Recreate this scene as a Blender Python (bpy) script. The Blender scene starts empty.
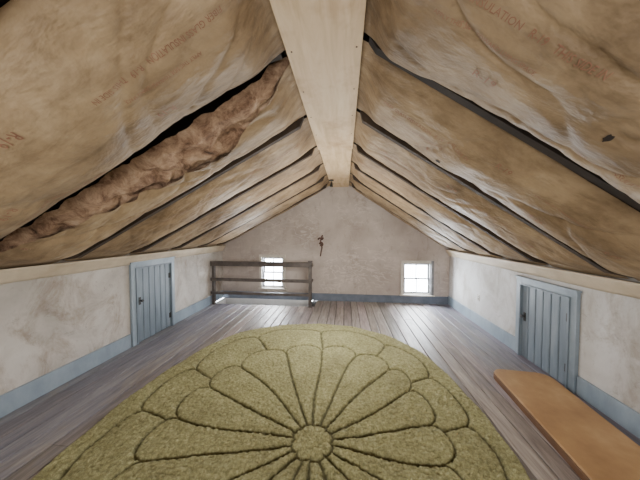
import bpy, math, random
from mathutils import Vector, noise, Matrix
random.seed(7)
scene=bpy.context.scene
COL=scene.collection

# ---------------------------------------------------------------- materials
def new_mat(name):
    m=bpy.data.materials.new(name); m.use_nodes=True
    nt=m.node_tree; b=nt.nodes['Principled BSDF']
    return m,nt,b
def N(nt,t,**k):
    n=nt.nodes.new(t)
    for a,v in k.items(): setattr(n,a,v)
    return n
def L(nt,a,b): nt.links.new(a,b)
def c4(c): return (c[0],c[1],c[2],1)
def ramp(nt,fac,stops):
    r=nt.nodes.new('ShaderNodeValToRGB'); e=r.color_ramp.elements
    while len(e)<len(stops): e.new(0.5)
    for i,(p,c) in enumerate(stops): e[i].position=p; e[i].color=c4(c)
    L(nt,fac,r.inputs[0]); return r
def coords(nt,scale=(1,1,1),rot=(0,0,0)):
    t=nt.nodes.new('ShaderNodeTexCoord'); m=nt.nodes.new('ShaderNodeMapping')
    m.inputs['Scale'].default_value=scale; m.inputs['Rotation'].default_value=rot
    L(nt,t.outputs['Object'],m.inputs[0]); return m.outputs[0]
def noi(nt,co,s,d=5,r=.6,dist=0):
    n=N(nt,'ShaderNodeTexNoise'); n.inputs['Scale'].default_value=s
    n.inputs['Detail'].default_value=d; n.inputs['Roughness'].default_value=r
    n.inputs['Distortion'].default_value=dist; L(nt,co,n.inputs['Vector']); return n.outputs['Fac']
def mixc(nt,f,a,b,mode='MIX'):
    m=nt.nodes.new('ShaderNodeMix'); m.data_type='RGBA'; m.blend_type=mode
    for s,v in ((m.inputs[0],f),(m.inputs[6],a),(m.inputs[7],b)):
        if isinstance(v,(int,float)): s.default_value=v
        elif isinstance(v,tuple): s.default_value=c4(v)
        else: L(nt,v,s)
    return m.outputs[2]
def bump(nt,b,h,st=.3,d=.01):
    n=nt.nodes.new('ShaderNodeBump'); n.inputs['Strength'].default_value=st; n.inputs['Distance'].default_value=d
    L(nt,h,n.inputs['Height']); L(nt,n.outputs[0],b.inputs['Normal'])
def simple(name,stops,scale=4,rough=.6,bs=.2,bd=.005,stretch=(1,1,1),dist=0,detail=6,fine=None):
    m,nt,b=new_mat(name); co=coords(nt,stretch)
    f=noi(nt,co,scale,detail,.62,dist); r=ramp(nt,f,stops)
    L(nt,r.outputs[0],b.inputs['Base Color']); b.inputs['Roughness'].default_value=rough
    h=noi(nt,co,fine or scale*8,6,.7); bump(nt,b,h,bs,bd)
    return m

# kraft paper
m_kraft,nt,b=new_mat('kraft_paper')
co=coords(nt)
f=noi(nt,co,1.9,7,.65,.3)
r=ramp(nt,f,[(.25,(.14,.092,.05)),(.42,(.27,.19,.11)),(.58,(.39,.285,.17)),(.78,(.56,.435,.285))])
co2=coords(nt,(1,4,1),(0,0,.25)); f2=noi(nt,co2,4,6,.65,.4)
r2=ramp(nt,f2,[(.3,(.55,.51,.47)),(.52,(1,1,1)),(.75,(1.12,1.1,1.07))])
oi=N(nt,'ShaderNodeObjectInfo'); ro=ramp(nt,oi.outputs['Random'],[(0,(.86,.86,.88)),(1,(1.12,1.10,1.06))])
c=mixc(nt,.75,r.outputs[0],r2.outputs[0],'MULTIPLY')
L(nt,mixc(nt,1,c,ro.outputs[0],'MULTIPLY'),b.inputs['Base Color'])
b.inputs['Roughness'].default_value=.58; b.inputs['Specular IOR Level'].default_value=.35
co3=coords(nt,(1,2.0,1),(0,0,.5)); h=noi(nt,co3,4,4,.55,.25)
h2=noi(nt,coords(nt),50,4,.6)
hm=N(nt,'ShaderNodeMath',operation='MULTIPLY_ADD'); L(nt,h2,hm.inputs[0]); hm.inputs[1].default_value=.06; L(nt,h,hm.inputs[2])
bump(nt,b,hm.outputs[0],.85,.035)
m_flap=simple('kraft_flange',[(.3,(.42,.34,.235)),(.7,(.64,.54,.40))],3,.6,.3)
m_ink=simple('faded_red_ink',[(.35,(.24,.11,.07)),(.7,(.33,.18,.11))],9,.7)
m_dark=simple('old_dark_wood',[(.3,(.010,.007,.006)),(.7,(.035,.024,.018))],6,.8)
m_raft=simple('rafter_seam_shade',[(.3,(.022,.015,.010)),(.7,(.07,.046,.030))],6,.8,.3,.005,(1,1,1))  # rafter wood coloured shadow-dark, seam shade put into the colour
m_fiber,nt,b=new_mat('fiberglass'); co=coords(nt)
f=noi(nt,co,8,9,.74,.5)
r=ramp(nt,f,[(.31,(.04,.023,.015)),(.43,(.25,.145,.09)),(.56,(.50,.335,.22)),(.72,(.72,.56,.41))])
L(nt,r.outputs[0],b.inputs['Base Color']); b.inputs['Roughness'].default_value=.95
bump(nt,b,noi(nt,co,26,9,.8,.3),.9,.02)
m_beam,nt,b=new_mat('ridge_plywood'); co=coords(nt,(6,.7,1))
f=noi(nt,co,2.2,7,.6,.5)
r=ramp(nt,f,[(.28,(.45,.31,.16)),(.5,(.60,.44,.26)),(.75,(.70,.56,.37))])
f2=noi(nt,coords(nt),2.5,4,.7); r2=ramp(nt,f2,[(.3,(.66,.54,.42)),(.5,(1,1,1))])
L(nt,mixc(nt,.7,r.outputs[0],r2.outputs[0],'MULTIPLY'),b.inputs['Base Color']); b.inputs['Roughness'].default_value=.6
bump(nt,b,f,.15,.005)

def plaster(name,stops,stain,scale=1.3):
    m,nt,b=new_mat(name); co=coords(nt)
    f=noi(nt,co,scale,8,.62,.5); r=ramp(nt,f,stops)
    f2=noi(nt,coords(nt,(1,1,.6)),2.6,9,.72,.8)
    r2=ramp(nt,f2,[(.36,stain),(.52,(1,1,1)),(.7,(1,1,1)),(.78,(1.1,1.1,1.1))])
    f3=noi(nt,co,11,7,.8,.8)
    r3=ramp(nt,f3,[(.31,(.58,.54,.50)),(.43,(1,1,1))])
    c=mixc(nt,.9,r.outputs[0],r2.outputs[0],'MULTIPLY'); c=mixc(nt,.75,c,r3.outputs[0],'MULTIPLY')
    L(nt,c,b.inputs['Base Color']); b.inputs['Roughness'].default_value=.7
    bump(nt,b,noi(nt,co,4,6,.6,.3),.35,.02)
    return m
m_wallL=plaster('plaster_grey_white',[(.3,(.36,.325,.285)),(.48,(.50,.465,.42)),(.68,(.64,.605,.56))],(.60,.52,.44))
m_wallR=plaster('plaster_cool_white',[(.3,(.43,.415,.395)),(.5,(.56,.55,.54)),(.7,(.67,.67,.665))],(.66,.60,.53))
m_gable,nt,b=new_mat('plaster_gable_stained'); co=coords(nt)
f=noi(nt,co,1.1,7,.58,.3)
r=ramp(nt,f,[(.3,(.32,.27,.235)),(.48,(.43,.37,.33)),(.62,(.51,.45,.405)),(.78,(.60,.54,.495))])
f2=noi(nt,coords(nt,(1,1,2.2)),3.2,3,.5,1.0)
rl=ramp(nt,f2,[(.46,(0,0,0)),(.495,(1,1,1)),(.505,(1,1,1)),(.54,(0,0,0))])
mk=ramp(nt,noi(nt,co,.9,3,.5),[(.44,(0,0,0)),(.58,(.5,.5,.5))])
mm=mixc(nt,1.0,rl.outputs[0],mk.outputs[0],'MULTIPLY')
c=mixc(nt,mm,r.outputs[0],(.68,.61,.56))
f3=noi(nt,coords(nt,(1,1,.5)),5,8,.8,.8); r3=ramp(nt,f3,[(.32,(.66,.62,.58)),(.46,(1,1,1))])
c=mixc(nt,.8,c,r3.outputs[0],'MULTIPLY')
L(nt,c,b.inputs['Base Color']); b.inputs['Roughness'].default_value=.75
bump(nt,b,noi(nt,co,6,8,.65,.3),.15,.02)

m_blue=simple('blue_grey_paint',[(.3,(.19,.245,.30)),(.55,(.28,.345,.41)),(.8,(.37,.43,.49))],4,.4,.15,.004,(1,1,.5))
m_door=simple('door_paint',[(.3,(.13,.165,.205)),(.55,(.18,.225,.27)),(.8,(.26,.305,.35))],4,.45,.25,.004,(4,4,.5))
m_blued=simple('dark_blue_trim',[(.3,(.10,.125,.165)),(.7,(.17,.20,.255))],5,.5,.15)
m_casing=simple('window_casing',[(.3,(.46,.43,.38)),(.7,(.66,.62,.55))],5,.5,.15)
m_sash=simple('window_sash',[(.3,(.16,.16,.17)),(.7,(.30,.30,.31))],8,.5,.1)
m_white=simple('stairwell_white',[(.3,(.62,.62,.62)),(.7,(.8,.8,.8))],3,.7,.1)
m_rail=simple('railing_dark_wood',[(.3,(.045,.038,.036)),(.7,(.12,.10,.09))],7,.45,.2)
m_iron=simple('rusty_iron',[(.3,(.03,.015,.01)),(.7,(.12,.05,.03))],20,.6,.3)
m_black=simple('black_bakelite',[(.3,(.01,.01,.01)),(.7,(.03,.03,.03))],9,.4,.1)
m_plate=simple('outlet_plastic',[(.3,(.30,.26,.2)),(.7,(.4,.35,.28))],9,.4,.1)
m_mat=simple('orange_tan_vinyl',[(.3,(.36,.20,.085)),(.55,(.48,.29,.13)),(.75,(.60,.39,.20))],3,.5,.15,.003)
m_matside=simple('dark_brown_edge',[(.3,(.10,.045,.02)),(.7,(.18,.085,.035))],6,.6,.2)

m_glass,nt,b=new_mat('window_glass'); nt.nodes.remove(b)
o=nt.nodes['Material Output']; tr=nt.nodes.new('ShaderNodeBsdfTransparent'); gl=nt.nodes.new('ShaderNodeBsdfGlossy'); gl.inputs['Roughness'].default_value=.05
mx=nt.nodes.new('ShaderNodeMixShader'); mx.inputs[0].default_value=.06
L(nt,tr.outputs[0],mx.inputs[1]); L(nt,gl.outputs[0],mx.inputs[2]); L(nt,mx.outputs[0],o.inputs[0])

# floor boards
m_floor,nt,b=new_mat('painted_worn_boards')
at=N(nt,'ShaderNodeAttribute',attribute_name='tone')
co=coords(nt,(9,.8,1)); f=noi(nt,co,2.5,8,.7,.8)
paint=ramp(nt,f,[(.28,(.145,.14,.17)),(.5,(.255,.245,.285)),(.72,(.38,.365,.405))])
wood=ramp(nt,f,[(.28,(.15,.12,.105)),(.5,(.32,.27,.235)),(.72,(.52,.455,.405))])
geo=N(nt,'ShaderNodeTexCoord'); sp=N(nt,'ShaderNodeSeparateXYZ'); L(nt,geo.outputs['Object'],sp.inputs[0])
a1=N(nt,'ShaderNodeMath',operation='ABSOLUTE'); s1=N(nt,'ShaderNodeMath',operation='ADD'); s1.inputs[1].default_value=.2
L(nt,sp.outputs[0],s1.inputs[0]); L(nt,s1.outputs[0],a1.inputs[0])
mr=N(nt,'ShaderNodeMapRange'); mr.inputs[1].default_value=1.0; mr.inputs[2].default_value=2.4; mr.inputs[3].default_value=.75; mr.inputs[4].default_value=.26
L(nt,a1.outputs[0],mr.inputs[0])
nn=noi(nt,coords(nt,(2.6,.7,1)),1.8,9,.8,.8)
ad=N(nt,'ShaderNodeMath',operation='ADD'); L(nt,nn,ad.inputs[0]); L(nt,mr.outputs[0],ad.inputs[1])
wr_=ramp(nt,ad.outputs[0],[(.80,(0,0,0)),(1.0,(.85,.85,.85))])
c=mixc(nt,wr_.outputs[0],paint.outputs[0],wood.outputs[0])
c=mixc(nt,1.0,c,at.outputs['Color'],'MULTIPLY')
L(nt,c,b.inputs['Base Color']); b.inputs['Roughness'].default_value=.45
bump(nt,b,f,.35,.008)

# rug
m_rug,nt,b=new_mat('olive_shag')
at=N(nt,'ShaderNodeAttribute',attribute_name='tone'); co=coords(nt)
f=noi(nt,co,40,6,.85,.5); f1=noi(nt,co,3,5,.6)
r=ramp(nt,f,[(.30,(.16,.155,.065)),(.5,(.415,.405,.20)),(.70,(.74,.73,.44))])
r1=ramp(nt,f1,[(.3,(.80,.78,.75)),(.7,(1.12,1.12,1.1))])
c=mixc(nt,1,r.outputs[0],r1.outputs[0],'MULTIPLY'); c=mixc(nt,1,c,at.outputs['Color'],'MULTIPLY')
L(nt,c,b.inputs['Base Color']); b.inputs['Roughness'].default_value=.95
bump(nt,b,noi(nt,co,70,5,.8),.9,.018)

# ---------------------------------------------------------------- mesh builder
class MB:
    def __init__(s): s.v=[];s.f=[];s.m=[];s.mats=[]
    def mi(s,mat):
        if mat not in s.mats: s.mats.append(mat)
        return s.mats.index(mat)
    def box(s,a,b,mat):
        i=len(s.v); k=s.mi(mat)
        x0,y0,z0=[min(p,q) for p,q in zip(a,b)]; x1,y1,z1=[max(p,q) for p,q in zip(a,b)]
        s.v+=[(x0,y0,z0),(x1,y0,z0),(x1,y1,z0),(x0,y1,z0),(x0,y0,z1),(x1,y0,z1),(x1,y1,z1),(x0,y1,z1)]
        for q in ((0,3,2,1),(4,5,6,7),(0,1,5,4),(1,2,6,5),(2,3,7,6),(3,0,4,7)):
            s.f.append([i+j for j in q]); s.m.append(k)
    def prism(s,poly,axis,a,b,mat):
        i=len(s.v);n=len(poly);k=s.mi(mat)
        for c in (a,b):
            for p,q in poly:
                s.v.append((p,c,q) if axis=='y' else ((p,q,c) if axis=='z' else (c,p,q)))
        s.f.append([i+j for j in range(n)]); s.f.append([i+n+j for j in reversed(range(n))]); s.m+=[k,k]
        for j in range(n):
            s.f.append([i+j,i+n+j,i+n+(j+1)%n,i+(j+1)%n]); s.m.append(k)
    def cyl(s,p0,p1,r0,r1,mat,n=14):
        p0=Vector(p0);p1=Vector(p1);d=(p1-p0).normalized()
        u=d.orthogonal().normalized();w=d.cross(u);i=len(s.v);k=s.mi(mat)
        for p,r in((p0,r0),(p1,r1)):
            for j in range(n):
                a=2*math.pi*j/n; s.v.append(tuple(p+u*r*math.cos(a)+w*r*math.sin(a)))
        for j in range(n):
            s.f.append([i+j,i+(j+1)%n,i+n+(j+1)%n,i+n+j]); s.m.append(k)
        s.f.append([i+j for j in reversed(range(n))]); s.f.append([i+n+j for j in range(n)]); s.m+=[k,k]
    def obj(s,name,bevel=0,parent=None):
        me=bpy.data.meshes.new(name); me.from_pydata(s.v,[],s.f); me.update()
        for m in s.mats: me.materials.append(m)
        me.polygons.foreach_set('material_index',s.m)
        import bmesh
        bm=bmesh.new(); bm.from_mesh(me); bmesh.ops.recalc_face_normals(bm,faces=bm.faces); bm.to_mesh(me); bm.free()
        o=bpy.data.objects.new(name,me); COL.objects.link(o)
        if bevel:
            md=o.modifiers.new('bevel','BEVEL'); md.width=bevel; md.segments=2; md.limit_method='ANGLE'
        if parent: o.parent=parent
        return o

# ---------------------------------------------------------------- dimensions
XL,XR,YB,YF=-2.96,2.29,5.54,-2.0
BL,BR,ZR=-.335,.09,2.62
ZL,ZRt=1.21,1.14

# floor ---------------------------------------------------
HX0,HX1,HY=-2.88,-.78,5.06
fv=[];ff=[];tone=[]
x=XL-.02
while x<XR:
    w=random.uniform(.13,.19); x1=min(x+w,XR+.02)
    ends=[YF]
    while ends[-1]<YB: ends.append(min(YB,ends[-1]+random.uniform(2.2,4.2)))
    for a,b_ in zip(ends[:-1],ends[1:]):
        ylo,yhi=a+.0015,b_-.0015
        if x1>HX0 and x<HX1:
            if ylo>HY: continue
            yhi=min(yhi,HY)
        i=len(fv); g=.005; dz=random.uniform(-.002,.002)
        X0,X1=x+g,x1-g
        fv+=[(X0,ylo,-.03),(X1,ylo,-.03),(X1,yhi,-.03),(X0,yhi,-.03),(X0,ylo,-.004+dz),(X1,ylo,-.004+dz),(X1,yhi,-.004+dz),(X0,yhi,-.004+dz),
             (X0+.006,ylo,dz),(X1-.006,ylo,dz),(X1-.006,yhi,dz),(X0+.006,yhi,dz)]
        ff+=[[i,i+3,i+2,i+1],[i,i+1,i+5,i+4],[i+1,i+2,i+6,i+5],[i+2,i+3,i+7,i+6],[i+3,i,i+4,i+7],
             [i+4,i+5,i+9,i+8],[i+5,i+6,i+10,i+9],[i+6,i+7,i+11,i+10],[i+7,i+4,i+8,i+11],[i+8,i+9,i+10,i+11]]
        t=random.uniform(.72,1.2); tone+=[(t*random.uniform(.96,1.04),t,t*random.uniform(.95,1.05),1)]*12
    x=x1
me=bpy.data.meshes.new('floor'); me.from_pydata(fv,[],ff); me.materials.append(m_floor)
ca=me.color_attributes.new('tone','FLOAT_COLOR','POINT')
for i,t in enumerate(tone): ca.data[i].color=t
COL.objects.link(bpy.data.objects.new('floor',me))

# stairwell with subfloor framing ----------------------------
st=MB()
st.box((XL-.14,YF-.12,-.12),(XR+.14,HY-.02,-.031),m_dark); st.box((HX1+.02,HY-.02,-.12),(XR+.14,YB+.12,-.031),m_dark)
st.box((HX0-.15,YB,-2.3),(HX1+.2,YB+.12,-.125),m_white)
st.box((HX0,YB-.012,-.14),(HX1,YB-.001,-.001),m_white)
st.box((HX0-.15,HY-.1,-2.3),(HX1+.2,HY-.021,-.125),m_white)
st.box((HX1+.0,HY-.02,-2.3),(HX1+.018,YB,-.035),m_white)
st.box((HX0-.05,HY-.02,-2.3),(HX0,YB,-.001),m_white)
st.box((HX0-.15,HY-.1,-2.4),(HX1+.2,YB+.12,-2.3),m_floor)
for k in range(9):
    xx=HX1-.0-k*.22; z=-.22*(k+1)
    st.box((xx-.25,HY-.015,z-.03),(xx-.001,YB-.014,z),m_floor); st.box((xx-.03,HY-.015,z),(xx-.012,YB-.014,z+.19),m_white)
st.obj('stairwell')

# walls ---------------------------------------------------
w=MB(); w.box((XL-.12,YF,-.0),(XL,YB,ZL+.16),m_wallL); w.obj('wall_left')
w=MB(); w.box((XR,YF,-.0),(XR+.12,YB,ZRt+.16),m_wallR); w.obj('wall_right')
WIN=[(-1.97,-1.45,.27,1.00),(1.31,1.90,.20,.90)]
def gable(name,y0,y1,wins,mat):
    w=MB(); zt=1.2
    xs=[XL-.12]
    for a,b_,z0,z1 in wins: xs+=[a,b_]
    xs.append(XR+.12)
    for i in range(0,len(xs)-1):
        if i%2==0: w.box((xs[i],y0,0),(xs[i+1],y1,zt),mat)
        else:
            _,_,z0,z1=wins[i//2]
            w.box((xs[i],y0,0),(xs[i+1],y1,z0),mat); w.box((xs[i],y0,z1),(xs[i+1],y1,zt),mat)
    w.prism([(XL-.12,zt),(XR+.12,zt),(XR+.12,1.35),(.1,2.86),(-.34,2.86),(XL-.12,1.42)],'y',y0,y1,mat)
    return w.obj(name)
gable('wall_back',YB,YB+.12,WIN,m_gable)
gable('wall_front',YF-.12,YF,[],m_wallL)

# baseboards ----------------------------------------------
H=.19
def bb(name,boxes,mat):
    w=MB()
    for a,b_ in boxes: w.box(a,b_,mat)
    return w.obj(name,.004)
bb('baseboard_left',[((XL,YF,.001),(XL+.022,2.99,H)),((XL,3.85,.001),(XL+.022,HY-.03,H)),((XL,HY-.03,.001),(XL+.02,YB-.02,H))],m_blue)
bb('baseboard_right',[((XR-.022,YF,.001),(XR,2.56,H)),((XR-.022,3.41,.001),(XR,YB-.022,H))],m_blue)
bb('baseboard_back',[((XL+.022,YB-.022,.001),(XR-.001,YB,.17))],m_blued)

# doors ---------------------------------------------------
def door(name,x,sgn,y0,y1,top,knob_near):
    w=MB(); fw=.085; o=lambda d:x+sgn*d; e=.0015
    w.box((o(e),y0,.0015),(o(.035),y0+fw,top),m_blue); w.box((o(e),y1-fw,.0015),(o(.035),y1,top),m_blue)
    w.box((o(e),y0+fw,top-fw),(o(.035),y1-fw,top),m_blue)
    w.box((o(e),y0-.012,top),(o(.05),y1+.012,top+.02),m_blue)
    w.box((o(.035),y0+fw-.018,.0015),(o(.047),y0+fw,top-fw),m_door); w.box((o(.035),y1-fw,.0015),(o(.047),y1-fw+.018,top-fw),m_door)
    w.box((o(.035),y0+fw-.018,top-fw),(o(.047),y1-fw+.018,top-fw+.018),m_door)
    w.box((o(e),y0+fw,.0015),(o(.004),y1-fw,top-fw),m_dark)
    a,b_=y0+fw+.006,y1-fw-.006; n=6; pw=(b_-a)/n
    for i in range(n):
        w.box((o(.004),a+i*pw+.004,.012),(o(.02),a+(i+1)*pw-.004,top-fw-.006),m_door)
        w.box((o(.02),a+i*pw+.014,.012),(o(.022),a+i*pw+.020,top-fw-.006),m_door)
    ky=a+.05 if knob_near else b_-.05; kz=top*.52
    w.box((o(.02),ky-.018,kz-.05),(o(.026),ky+.018,kz+.06),m_black)
    w.cyl((o(.026),ky,kz+.01),(o(.05),ky,kz+.01),.008,.008,m_black); w.cyl((o(.05),ky,kz+.01),(o(.072),ky,kz+.01),.016,.02,m_black)
    hy=b_-.01 if knob_near else a+.01
    for z in (.2,top-fw-.2):
        w.box((o(.02),hy-.03,z-.04),(o(.026),hy+.02,z+.04),m_black); w.cyl((o(.028),hy,z-.045),(o(.028),hy,z+.045),.007,.007,m_black)
    return w.obj(name,.003)
door('door_1',XL,1,3.00,3.84,1.16,True)
door('door_2',XR,-1,2.57,3.40,1.01,False)

# windows -------------------------------------------------
def window(name,x0,x1,z0,z1,cas,deep):
    w=MB(); y=YB; c=.06
    w.box((x0-c,y-.03,z0-.0),(x0,y,z1+c),cas); w.box((x1,y-.03,z0),(x1+c,y,z1+c),m_sash if deep else cas)
    w.box((x0,y-.03,z1),(x1,y,z1+c),cas); w.box((x0-c-.02,y-.055,z0-.03),(x1+c+.02,y,z0),cas)
    w.box((x0,y,z0),(x0+.018,y+.12,z1),m_sash); w.box((x1-.018,y,z0),(x1,y+.12,z1),m_sash)
    w.box((x0+.018,y,z1-.015),(x1-.018,y+.12,z1),m_sash); w.box((x0+.018,y,z0),(x1-.018,y+.12,z0+.02),m_casing)
    zm=(z0+z1)/2
    for za,zb,yy in((z0+.02,zm+.015,y+.035),(zm-.015,z1-.015,y+.07)):
        a,b_=x0+.018,x1-.018; s=.03
        w.box((a,yy,za),(a+s,yy+.03,zb),m_sash); w.box((b_-s,yy,za),(b_,yy+.03,zb),m_sash)
        w.box((a+s,yy,za),(b_-s,yy+.03,za+s),m_sash); w.box((a+s,yy,zb-s),(b_-s,yy+.03,zb),m_sash)
        xm=(a+b_)/2
        w.box((xm-.008,yy+.004,za+s),(xm+.008,yy+.026,zb-s),m_sash)
        w.box((a+s,yy+.014,za+s),(b_-s,yy+.017,zb-s),m_glass)
    return w.obj(name,.002)
window('window_1',*WIN[0],m_casing,False)
window('window_2',*WIN[1],m_casing,True)

# railing -------------------------------------------------
w=MB(); ry=5.0
w.box((-.765,ry-.035,.003),(-.695,ry+.035,.97),m_rail)
w.box((-.775,ry-.045,.97),(-.685,ry+.045,.99),m_rail)
w.box((XL+.05,ry-.03,.003),(XL+.11,ry+.03,.93),m_rail)
for z0,z1 in((.86,.935),(.53,.60),(.24,.30)):
    w.box((XL+.03,ry-.052,z0),(-.70,ry-.030,z1),m_rail)
w.box((XL+.03,ry-.055,.935),(-.68,ry+.035,.958),m_rail)
w.box((-.76,ry+.035,.80),(-.735,YB-.005,.87),m_rail); w.box((-.76,ry+.035,.45),(-.735,YB-.025,.51),m_rail)
w.obj('stair_railing',.004)

# ---------------------------------------------------------------- ceiling
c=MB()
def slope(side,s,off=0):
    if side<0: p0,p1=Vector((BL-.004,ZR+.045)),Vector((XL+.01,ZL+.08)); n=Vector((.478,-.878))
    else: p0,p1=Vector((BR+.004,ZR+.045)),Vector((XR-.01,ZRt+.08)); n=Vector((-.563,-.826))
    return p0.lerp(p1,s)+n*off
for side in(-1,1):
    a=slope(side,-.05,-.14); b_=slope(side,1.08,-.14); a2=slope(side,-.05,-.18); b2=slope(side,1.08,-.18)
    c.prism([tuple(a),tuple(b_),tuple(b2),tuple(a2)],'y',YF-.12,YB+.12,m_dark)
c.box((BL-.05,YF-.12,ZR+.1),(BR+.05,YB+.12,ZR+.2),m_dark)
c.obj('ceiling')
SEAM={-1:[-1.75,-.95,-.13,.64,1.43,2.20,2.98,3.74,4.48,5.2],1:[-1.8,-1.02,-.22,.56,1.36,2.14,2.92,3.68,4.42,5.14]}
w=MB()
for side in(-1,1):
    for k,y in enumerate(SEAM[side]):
        lo=.062 if k>=5 else -.02      # index 5+ : rafters dropped below the batt edges to draw dark seam shade
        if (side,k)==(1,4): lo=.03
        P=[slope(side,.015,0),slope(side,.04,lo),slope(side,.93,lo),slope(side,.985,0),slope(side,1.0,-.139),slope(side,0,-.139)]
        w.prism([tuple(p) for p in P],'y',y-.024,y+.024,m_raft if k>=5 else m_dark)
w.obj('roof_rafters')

def wr(p,seed,far):
    q=Vector((p[0]*1.0+seed*3.1,p[1],p[2]))
    big=noise.noise(Vector((q.x*1.4,q.y*2.2,seed)))*(.014 if far else .032)
    u=q.x*1.0+q.y*3.0+noise.noise(q*1.1)*1.2
    r=1-abs(noise.noise(Vector((u*1.1,q.x*.7,seed*1.7))))*2
    cre=(max(r,0)**4)*(.012 if far else .028)
    u2=q.x*1.6-q.y*2.4+noise.noise(q*1.3)*1.0
    r2=1-abs(noise.noise(Vector((u2*1.6,q.x*.8,seed*2.3))))*2
    cre+=(max(r2,0)**5)*(.009 if far else .018)
    fine=noise.noise(Vector((q.x*6,q.y*9,seed)))*(.005 if far else .008)+noise.noise(Vector((q.x*15,q.y*19,seed)))*.002
    return big-cre+fine
def bay_params(side,i):
    rnd=random.Random(i*13+(5 if side>0 else 0))
    if i<5: A=rnd.uniform(.16,.18)
    elif i==5: A=.14
    else: A=rnd.uniform(.10,.118)
    return A,rnd.uniform(0,50)
def sm(a,b,x):
    t=min(1,max(0,(x-a)/(b-a))); return t*t*(3-2*t)
def bay_pt(side,i,s,t,extra=0):
    ys=[YF]+SEAM[side]+[YB]
    y0,y1=ys[i],ys[i+1]
    A,seed=bay_params(side,i); W=y1-y0
    if W<.6: A*=W/.8
    g0=g1=.014
    if (side,i)==(1,4): g1=.03+.05*sm(.05,.6,s)+noise.noise(Vector((s*6,1,3)))*.02
    if (side,i)==(1,5): g0=.02+.06*sm(.1,.6,s)
    if (side,i)==(-1,4): g1=.03+.02*sm(.1,.5,s)+noise.noise(Vector((s*6,1,7)))*.015
    if (side,i)==(-1,5): g0=.02
    if i>=6: g0=.026; g1=.026
    if i==5: g1=.026
    y0+=g0; y1-=g1
    tt=min(max(t,0),1)
    prof=max(math.sin(math.pi*tt**1.2),0)**.62
    end=.04+.96*sm(0,.09,s)*(1-.9*sm(.86,1.0,s))
    env=end*(.85+.15*math.sin(math.pi*s))
    y=y0+(y1-y0)*t+noise.noise(Vector((s*3,seed,0)))*(.010 if i<5 else .003)
    off=A*prof*env+wr((s*2.7,y,0),seed,i>=6)*(.1+.9*prof)*end
    if i<5:
        lip=max(0,noise.noise(Vector((s*2.2,seed+9,i*2.0)))+.45)
        off+=lip*.06*tt**5*end
    p=slope(side,s,off+extra)
    x=max(XL+.006,min(XR-.006,p.x))
    if side<0: x=min(x,BL-.003)
    else: x=max(x,BR+.003)
    return (x,min(max(y,YF+.002),YB-.002),p.y)

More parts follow.
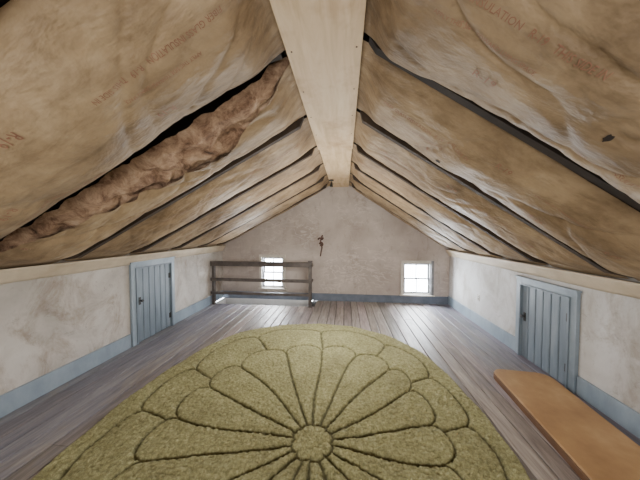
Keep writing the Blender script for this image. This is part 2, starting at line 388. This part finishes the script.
fib_bay=(-1,5)
def text_mesh(body,size):
    cu=bpy.data.curves.new('t','FONT'); cu.body=body; cu.size=size; cu.resolution_u=2
    to=bpy.data.objects.new('t',cu); COL.objects.link(to)
    dg=bpy.context.evaluated_depsgraph_get(); tm=bpy.data.meshes.new_from_object(to.evaluated_get(dg))
    bpy.data.objects.remove(to)
    return tm
T1=text_mesh('FIBER GLASS INSULATION   R-19   THIS SIDE IN',.032)
T2=text_mesh('R-19',.055); T3=text_mesh('APPLY THIS SIDE TOWARD LIVING SPACE',.022)
for side in(-1,1):
    for i in range(len(SEAM[side])+1):
        near=i in(3,4,5,6)
        ns,ntt=(160,80) if near else (100,50)
        vs=[];fs=[]
        for a in range(ns+1):
            s=a/ns
            for b_ in range(ntt+1):
                t=b_/ntt
                if (side,i)==fib_bay:
                    edge=.56-.50*min(1,max(0,(s-.15)/.8))**1.3+noise.noise(Vector((s*9,2,1)))*.08+noise.noise(Vector((s*30,2,1)))*.03
                    edge*= (.15+.85*min(1,s/.25)); edge=max(edge,.03)
                    t=edge+(1-edge)*t
                vs.append(bay_pt(side,i,s,t))
        for a in range(ns):
            for b_ in range(ntt):
                k=a*(ntt+1)+b_; fs.append([k,k+1,k+ntt+2,k+ntt+1])
        me=bpy.data.meshes.new('insulation_batt'); me.from_pydata(vs,[],fs); me.materials.append(m_kraft)
        me.polygons.foreach_set('use_smooth',[True]*len(me.polygons))
        o=bpy.data.objects.new('insulation_batt',me); COL.objects.link(o)
        if (side,i)==fib_bay:
            vs=[];fs=[];ns,ntt=200,80
            for a in range(ns+1):
                s=a/ns
                for b_ in range(ntt+1):
                    t=.11+.72*b_/ntt
                    p=Vector((s*2.7,t*.8,3))
                    e=-.010+noise.fractal(p*6,1,2,6)*.030
                    vs.append(bay_pt(side,i,s,t,e-(.06*max(0,1-b_/8)+.05*(b_/ntt))))
            for a in range(ns):
                for b_ in range(ntt):
                    k=a*(ntt+1)+b_; fs.append([k,k+1,k+ntt+2,k+ntt+1])
            me=bpy.data.meshes.new('exposed_fiberglass'); me.from_pydata(vs,[],fs); me.materials.append(m_fiber)
            me.polygons.foreach_set('use_smooth',[True]*len(me.polygons))
            q=bpy.data.objects.new('exposed_fiberglass',me); COL.objects.link(q); q.parent=o
        if i in(3,4,5,6,7):
            vs=[];fs=[]
            Ls=2.66 if side>0 else 2.98
            rr=random.Random(i+side*7)
            items=[(T1,.10+rr.uniform(-.05,.05),.34),(T3,.13,.44),(T2,.58,.62),(T2,.22,.62),(T1,.42,.78),(T3,.52,.30),(T2,.40,.25),(T2,.75,.45)]
            for tmm,s0,t0 in items:
                if (side,i)==fib_bay and t0<.6: continue
                bse=len(vs)
                for v in tmm.vertices:
                    s=s0+v.co.x/Ls; t=t0+(v.co.y/.78)*(1 if side<0 else -1)
                    vs.append(bay_pt(side,i,min(s,.99),t,.004))
                for pl in tmm.polygons: fs.append([bse+k for k in pl.vertices])
            me=bpy.data.meshes.new('printed_lettering'); me.from_pydata(vs,[],fs); me.materials.append(m_ink)
            q=bpy.data.objects.new('printed_lettering',me); COL.objects.link(q); q.parent=o
        if side>0 and i in(4,5):
            for (s,t,rad) in([(.30,.62,.022),(.62,.4,.012)] if i==5 else [(.42,.55,.014),(.75,.8,.01)]):
                vs=[bay_pt(side,i,s,t,.005)]
                for k in range(12):
                    a=k*math.pi/6; r_=rad*(.7+.5*random.random())
                    vs.append(bay_pt(side,i,s+r_*math.cos(a)/2.66,t+r_*math.sin(a)/.78,.005))
                me=bpy.data.meshes.new('paper_tear'); me.from_pydata(vs,[],[[0,k,k%12+1] for k in range(1,13)]); me.materials.append(m_dark)
                q=bpy.data.objects.new('paper_tear',me); COL.objects.link(q); q.parent=o

# eave flange strips
for side,xw,ze,nm in((-1,XL,ZL,'trim_1'),(1,XR,ZRt,'trim_2')):
    vs=[];fs=[];n=260
    for k in range(n+1):
        y=YF+.01+(YB-YF-.02)*k/n
        lo=ze-.065+noise.noise(Vector((y*1.3,side,0)))*.014+noise.noise(Vector((y*9,side,4)))*.004
        for j in range(7):
            u=j/6
            z=ze+.075+(lo-ze-.075)*u
            off=.085*(1-u)**1.0+.014+noise.noise(Vector((y*3,j*.5,side)))*.010
            vs.append((xw-side*max(off,.004),y,z))
    for k in range(n):
        for j in range(6):
            q=k*7+j; fs.append([q,q+1,q+8,q+7])
    me=bpy.data.meshes.new(nm); me.from_pydata(vs,[],fs); me.materials.append(m_flap)
    me.polygons.foreach_set('use_smooth',[True]*len(me.polygons))
    o=bpy.data.objects.new(nm,me); COL.objects.link(o); md=o.modifiers.new('t','SOLIDIFY'); md.thickness=.003; md.offset=0

# ridge board ---------------------------------------------
w=MB()
w.box((BL,YF,ZR),(BR,3.0,ZR+.025),m_beam)
w.box((BL+.012,3.004,ZR+.006),(BR-.008,YB-.002,ZR+.03),m_beam)
for y in [k*.39+.2 for k in range(-4,14)]:
    for x in (BL+.03,BR-.03): w.cyl((x,y,ZR+.001),(x,y,ZR-.003),.005,.006,m_iron,8)
w.obj('ridge_beam',.002)

# lamp socket ---------------------------------------------
w=MB(); lx,ly=-.27,4.75; zz=ZR+.005
w.cyl((lx,ly,zz-.002),(lx,ly,zz-.02),.05,.045,m_black); w.cyl((lx,ly,zz-.02),(lx,ly,zz-.05),.006,.006,m_black)
w.cyl((lx,ly,zz-.05),(lx,ly,zz-.12),.022,.028,m_black); w.cyl((lx,ly,zz-.12),(lx,ly,zz-.135),.032,.032,m_black)
w.cyl((lx+.03,ly,zz-.08),(lx+.05,ly,zz-.08),.005,.005,m_black)
w.obj('lamp_socket')

# iron hook on gable --------------------------------------
def tube(name,pts,r,mat,parent=None):
    cu=bpy.data.curves.new(name,'CURVE'); cu.dimensions='3D'; sp=cu.splines.new('BEZIER'); sp.bezier_points.add(len(pts)-1)
    for bp,p in zip(sp.bezier_points,pts): bp.co=p; bp.handle_left_type=bp.handle_right_type='AUTO'
    cu.bevel_depth=r; cu.bevel_resolution=3; cu.materials.append(mat); cu.use_fill_caps=True
    o=bpy.data.objects.new(name,cu); COL.objects.link(o)
    if parent: o.parent=parent
    return o
hk=bpy.data.objects.new('iron_hook',None); COL.objects.link(hk)
hx=-.55;hy=YB-.03
tube('shank',[(hx+.03,hy+.02,1.52),(hx+.02,hy,1.50),(hx-.01,hy,1.38),(hx+.02,hy-.01,1.26),(hx,hy,1.14),(hx-.015,hy,1.04)],.015,m_iron,hk)
tube('cross',[(hx-.07,hy,1.43),(hx-.03,hy-.01,1.46),(hx+.02,hy-.01,1.43),(hx+.05,hy,1.47)],.018,m_iron,hk)
tube('knot',[(hx-.04,hy,1.33),(hx,hy-.02,1.36),(hx+.04,hy,1.32),(hx+.01,hy-.01,1.28),(hx-.02,hy,1.31)],.015,m_iron,hk)

w=MB(); oy=4.35
w.box((XR-.006,oy-.035,.42),(XR,oy+.035,.53),m_plate)
for z in(.45,.49): w.box((XR-.008,oy-.015,z-.005),(XR-.006,oy+.015,z+.012),m_black)
w.obj('wall_outlet',.002)

# bench pad -----------------------------------------------
def rounded(x0,x1,y0,y1,r,n=8):
    P=[]
    for cx,cy,a0 in((x1-r,y1-r,0),(x0+r,y1-r,90),(x0+r,y0+r,180),(x1-r,y0+r,270)):
        for k in range(n+1):
            a=math.radians(a0+90*k/n); P.append((cx+r*math.cos(a),cy+r*math.sin(a)))
    return P
w=MB()
w.prism(rounded(-.28,.28,-.68,.68,.11),'z',.0,.055,m_matside)
w.prism(rounded(-.275,.275,-.675,.675,.11),'z',.055,.075,m_mat)
o=w.obj('foam_bench_pad',.009); o.location=(1.84,2.13,.004); o.rotation_euler=(0,0,math.radians(-5))

# ---------------------------------------------------------------- rug
RC=Vector((-.42,1.95)); RA,RB,EX=1.63,2.09,2.45
PC=Vector((-.24,1.74))
def fold(th,n,off):
    p=2*math.pi/n; q=((th+off)/p)%1.0
    return (q-.5)*2,p
def bound(th):
    cs,sn=math.cos(th),math.sin(th); lo,hi=0,4
    for _ in range(30):
        m=(lo+hi)/2
        v=(abs((PC.x+m*cs-RC.x)/RA)**EX+abs((PC.y+m*sn-RC.y)/RB)**EX)
        if v>1: hi=m
        else: lo=m
    return lo
nr,nth=230,1000
vs=[];fs=[];tn=[]
def groove(rho,th,R):
    d=9
    ph,p=fold(th,8,0); d=min(d,abs(rho*R-(.13+.03*math.sqrt(max(0,1-ph*ph)))))
    thw=th+.035*math.sin(3*th+rho*5)+.02*math.sin(7*th-rho*9)
    ph,p=fold(thw,18,.1); e=.60+.09*math.sqrt(max(0,1-ph*ph))+.03*math.sin(2*th+1)
    if rho*R>.15 and rho<e: d=min(d,(1-abs(ph))*p/2*rho*R)
    d=min(d,abs(rho-e)*R*(.7 if abs(ph)>.85 else 1))
    ph2,p2=fold(thw,13,.3); e2=.83+.075*math.sqrt(max(0,1-ph2*ph2))
    if e<rho<e2: d=min(d,(1-abs(ph2))*p2/2*rho*R)
    d=min(d,abs(rho-e2)*R*(.7 if abs(ph2)>.85 else 1))
    return d
BD=[bound(2*math.pi*k/nth)*(1+.006*math.sin(18*math.pi*k/nth)+.004*math.sin(46*math.pi*k/nth+1)) for k in range(nth)]
for a in range(nr+1):
    rho=(a/nr)
    for b_ in range(nth):
        th=2*math.pi*b_/nth; R=BD[b_]
        x=PC.x+R*rho*math.cos(th); y=PC.y+R*rho*math.sin(th)
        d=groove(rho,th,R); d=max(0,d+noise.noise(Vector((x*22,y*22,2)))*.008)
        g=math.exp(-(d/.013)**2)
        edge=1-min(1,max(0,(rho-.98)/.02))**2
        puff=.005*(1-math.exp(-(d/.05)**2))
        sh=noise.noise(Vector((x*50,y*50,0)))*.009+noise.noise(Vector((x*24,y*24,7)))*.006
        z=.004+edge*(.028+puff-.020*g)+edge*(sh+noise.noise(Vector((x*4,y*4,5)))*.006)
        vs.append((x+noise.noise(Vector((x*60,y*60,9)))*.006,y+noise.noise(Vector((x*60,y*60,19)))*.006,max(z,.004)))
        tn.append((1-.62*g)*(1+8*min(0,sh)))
for a in range(nr):
    for b_ in range(nth):
        k=a*nth+b_; k2=a*nth+(b_+1)%nth
        fs.append([k,k+nth,k2+nth,k2])
me=bpy.data.meshes.new('shag_rug'); me.from_pydata(vs,[],fs); me.materials.append(m_rug)
me.polygons.foreach_set('use_smooth',[True]*len(me.polygons))
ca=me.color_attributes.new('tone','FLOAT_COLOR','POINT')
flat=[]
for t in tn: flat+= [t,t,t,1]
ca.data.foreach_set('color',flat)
COL.objects.link(bpy.data.objects.new('shag_rug',me))

# ---------------------------------------------------------------- light
wd=bpy.data.worlds.new('World'); scene.world=wd; wd.use_nodes=True
bg=wd.node_tree.nodes['Background']; bg.inputs[0].default_value=(.86,.93,1,1); bg.inputs[1].default_value=30
def area(name,loc,rot,sx,sy,p,col):
    l=bpy.data.lights.new(name,'AREA'); l.shape='RECTANGLE'; l.size=sx; l.size_y=sy; l.energy=p; l.color=col
    o=bpy.data.objects.new(name,l); COL.objects.link(o); o.location=loc; o.rotation_euler=rot
    return o
for (x0,x1,z0,z1),n in zip(WIN,('daylight_left','daylight_right')):
    area(n,((x0+x1)/2,YB+.25,(z0+z1)/2+.05),(math.radians(-86),0,0),.8,.9,130,(.88,.94,1))
area('rear_fill_light',(-.2,-1.6,1.0),(math.radians(85),0,0),3.0,.8,88,(1,.97,.92))  # unseen area light added behind the camera to brighten the near room
def point(name,loc,p,r,col):
    l=bpy.data.lights.new(name,'POINT'); l.energy=p; l.shadow_soft_size=r; l.color=col
    o=bpy.data.objects.new(name,l); COL.objects.link(o); o.location=loc
point('stairwell_fill_light',(-1.6,5.28,-.9),20,.1,(.95,.97,1))  # added light without a fixture, stands in for light from downstairs
point('mid_fill_light',(-.2,3.4,1.35),82,.22,(1,.97,.93))  # invisible point light added mid-room to brighten the batts

# ---------------------------------------------------------------- camera
cd=bpy.data.cameras.new('camera'); cd.lens=13.5; cd.sensor_width=36; cd.clip_start=.02
cam=bpy.data.objects.new('camera',cd); COL.objects.link(cam)
cam.location=(0,0,1.6); cam.rotation_euler=(math.radians(90-1.9),0,math.radians(5.95))
scene.camera=cam
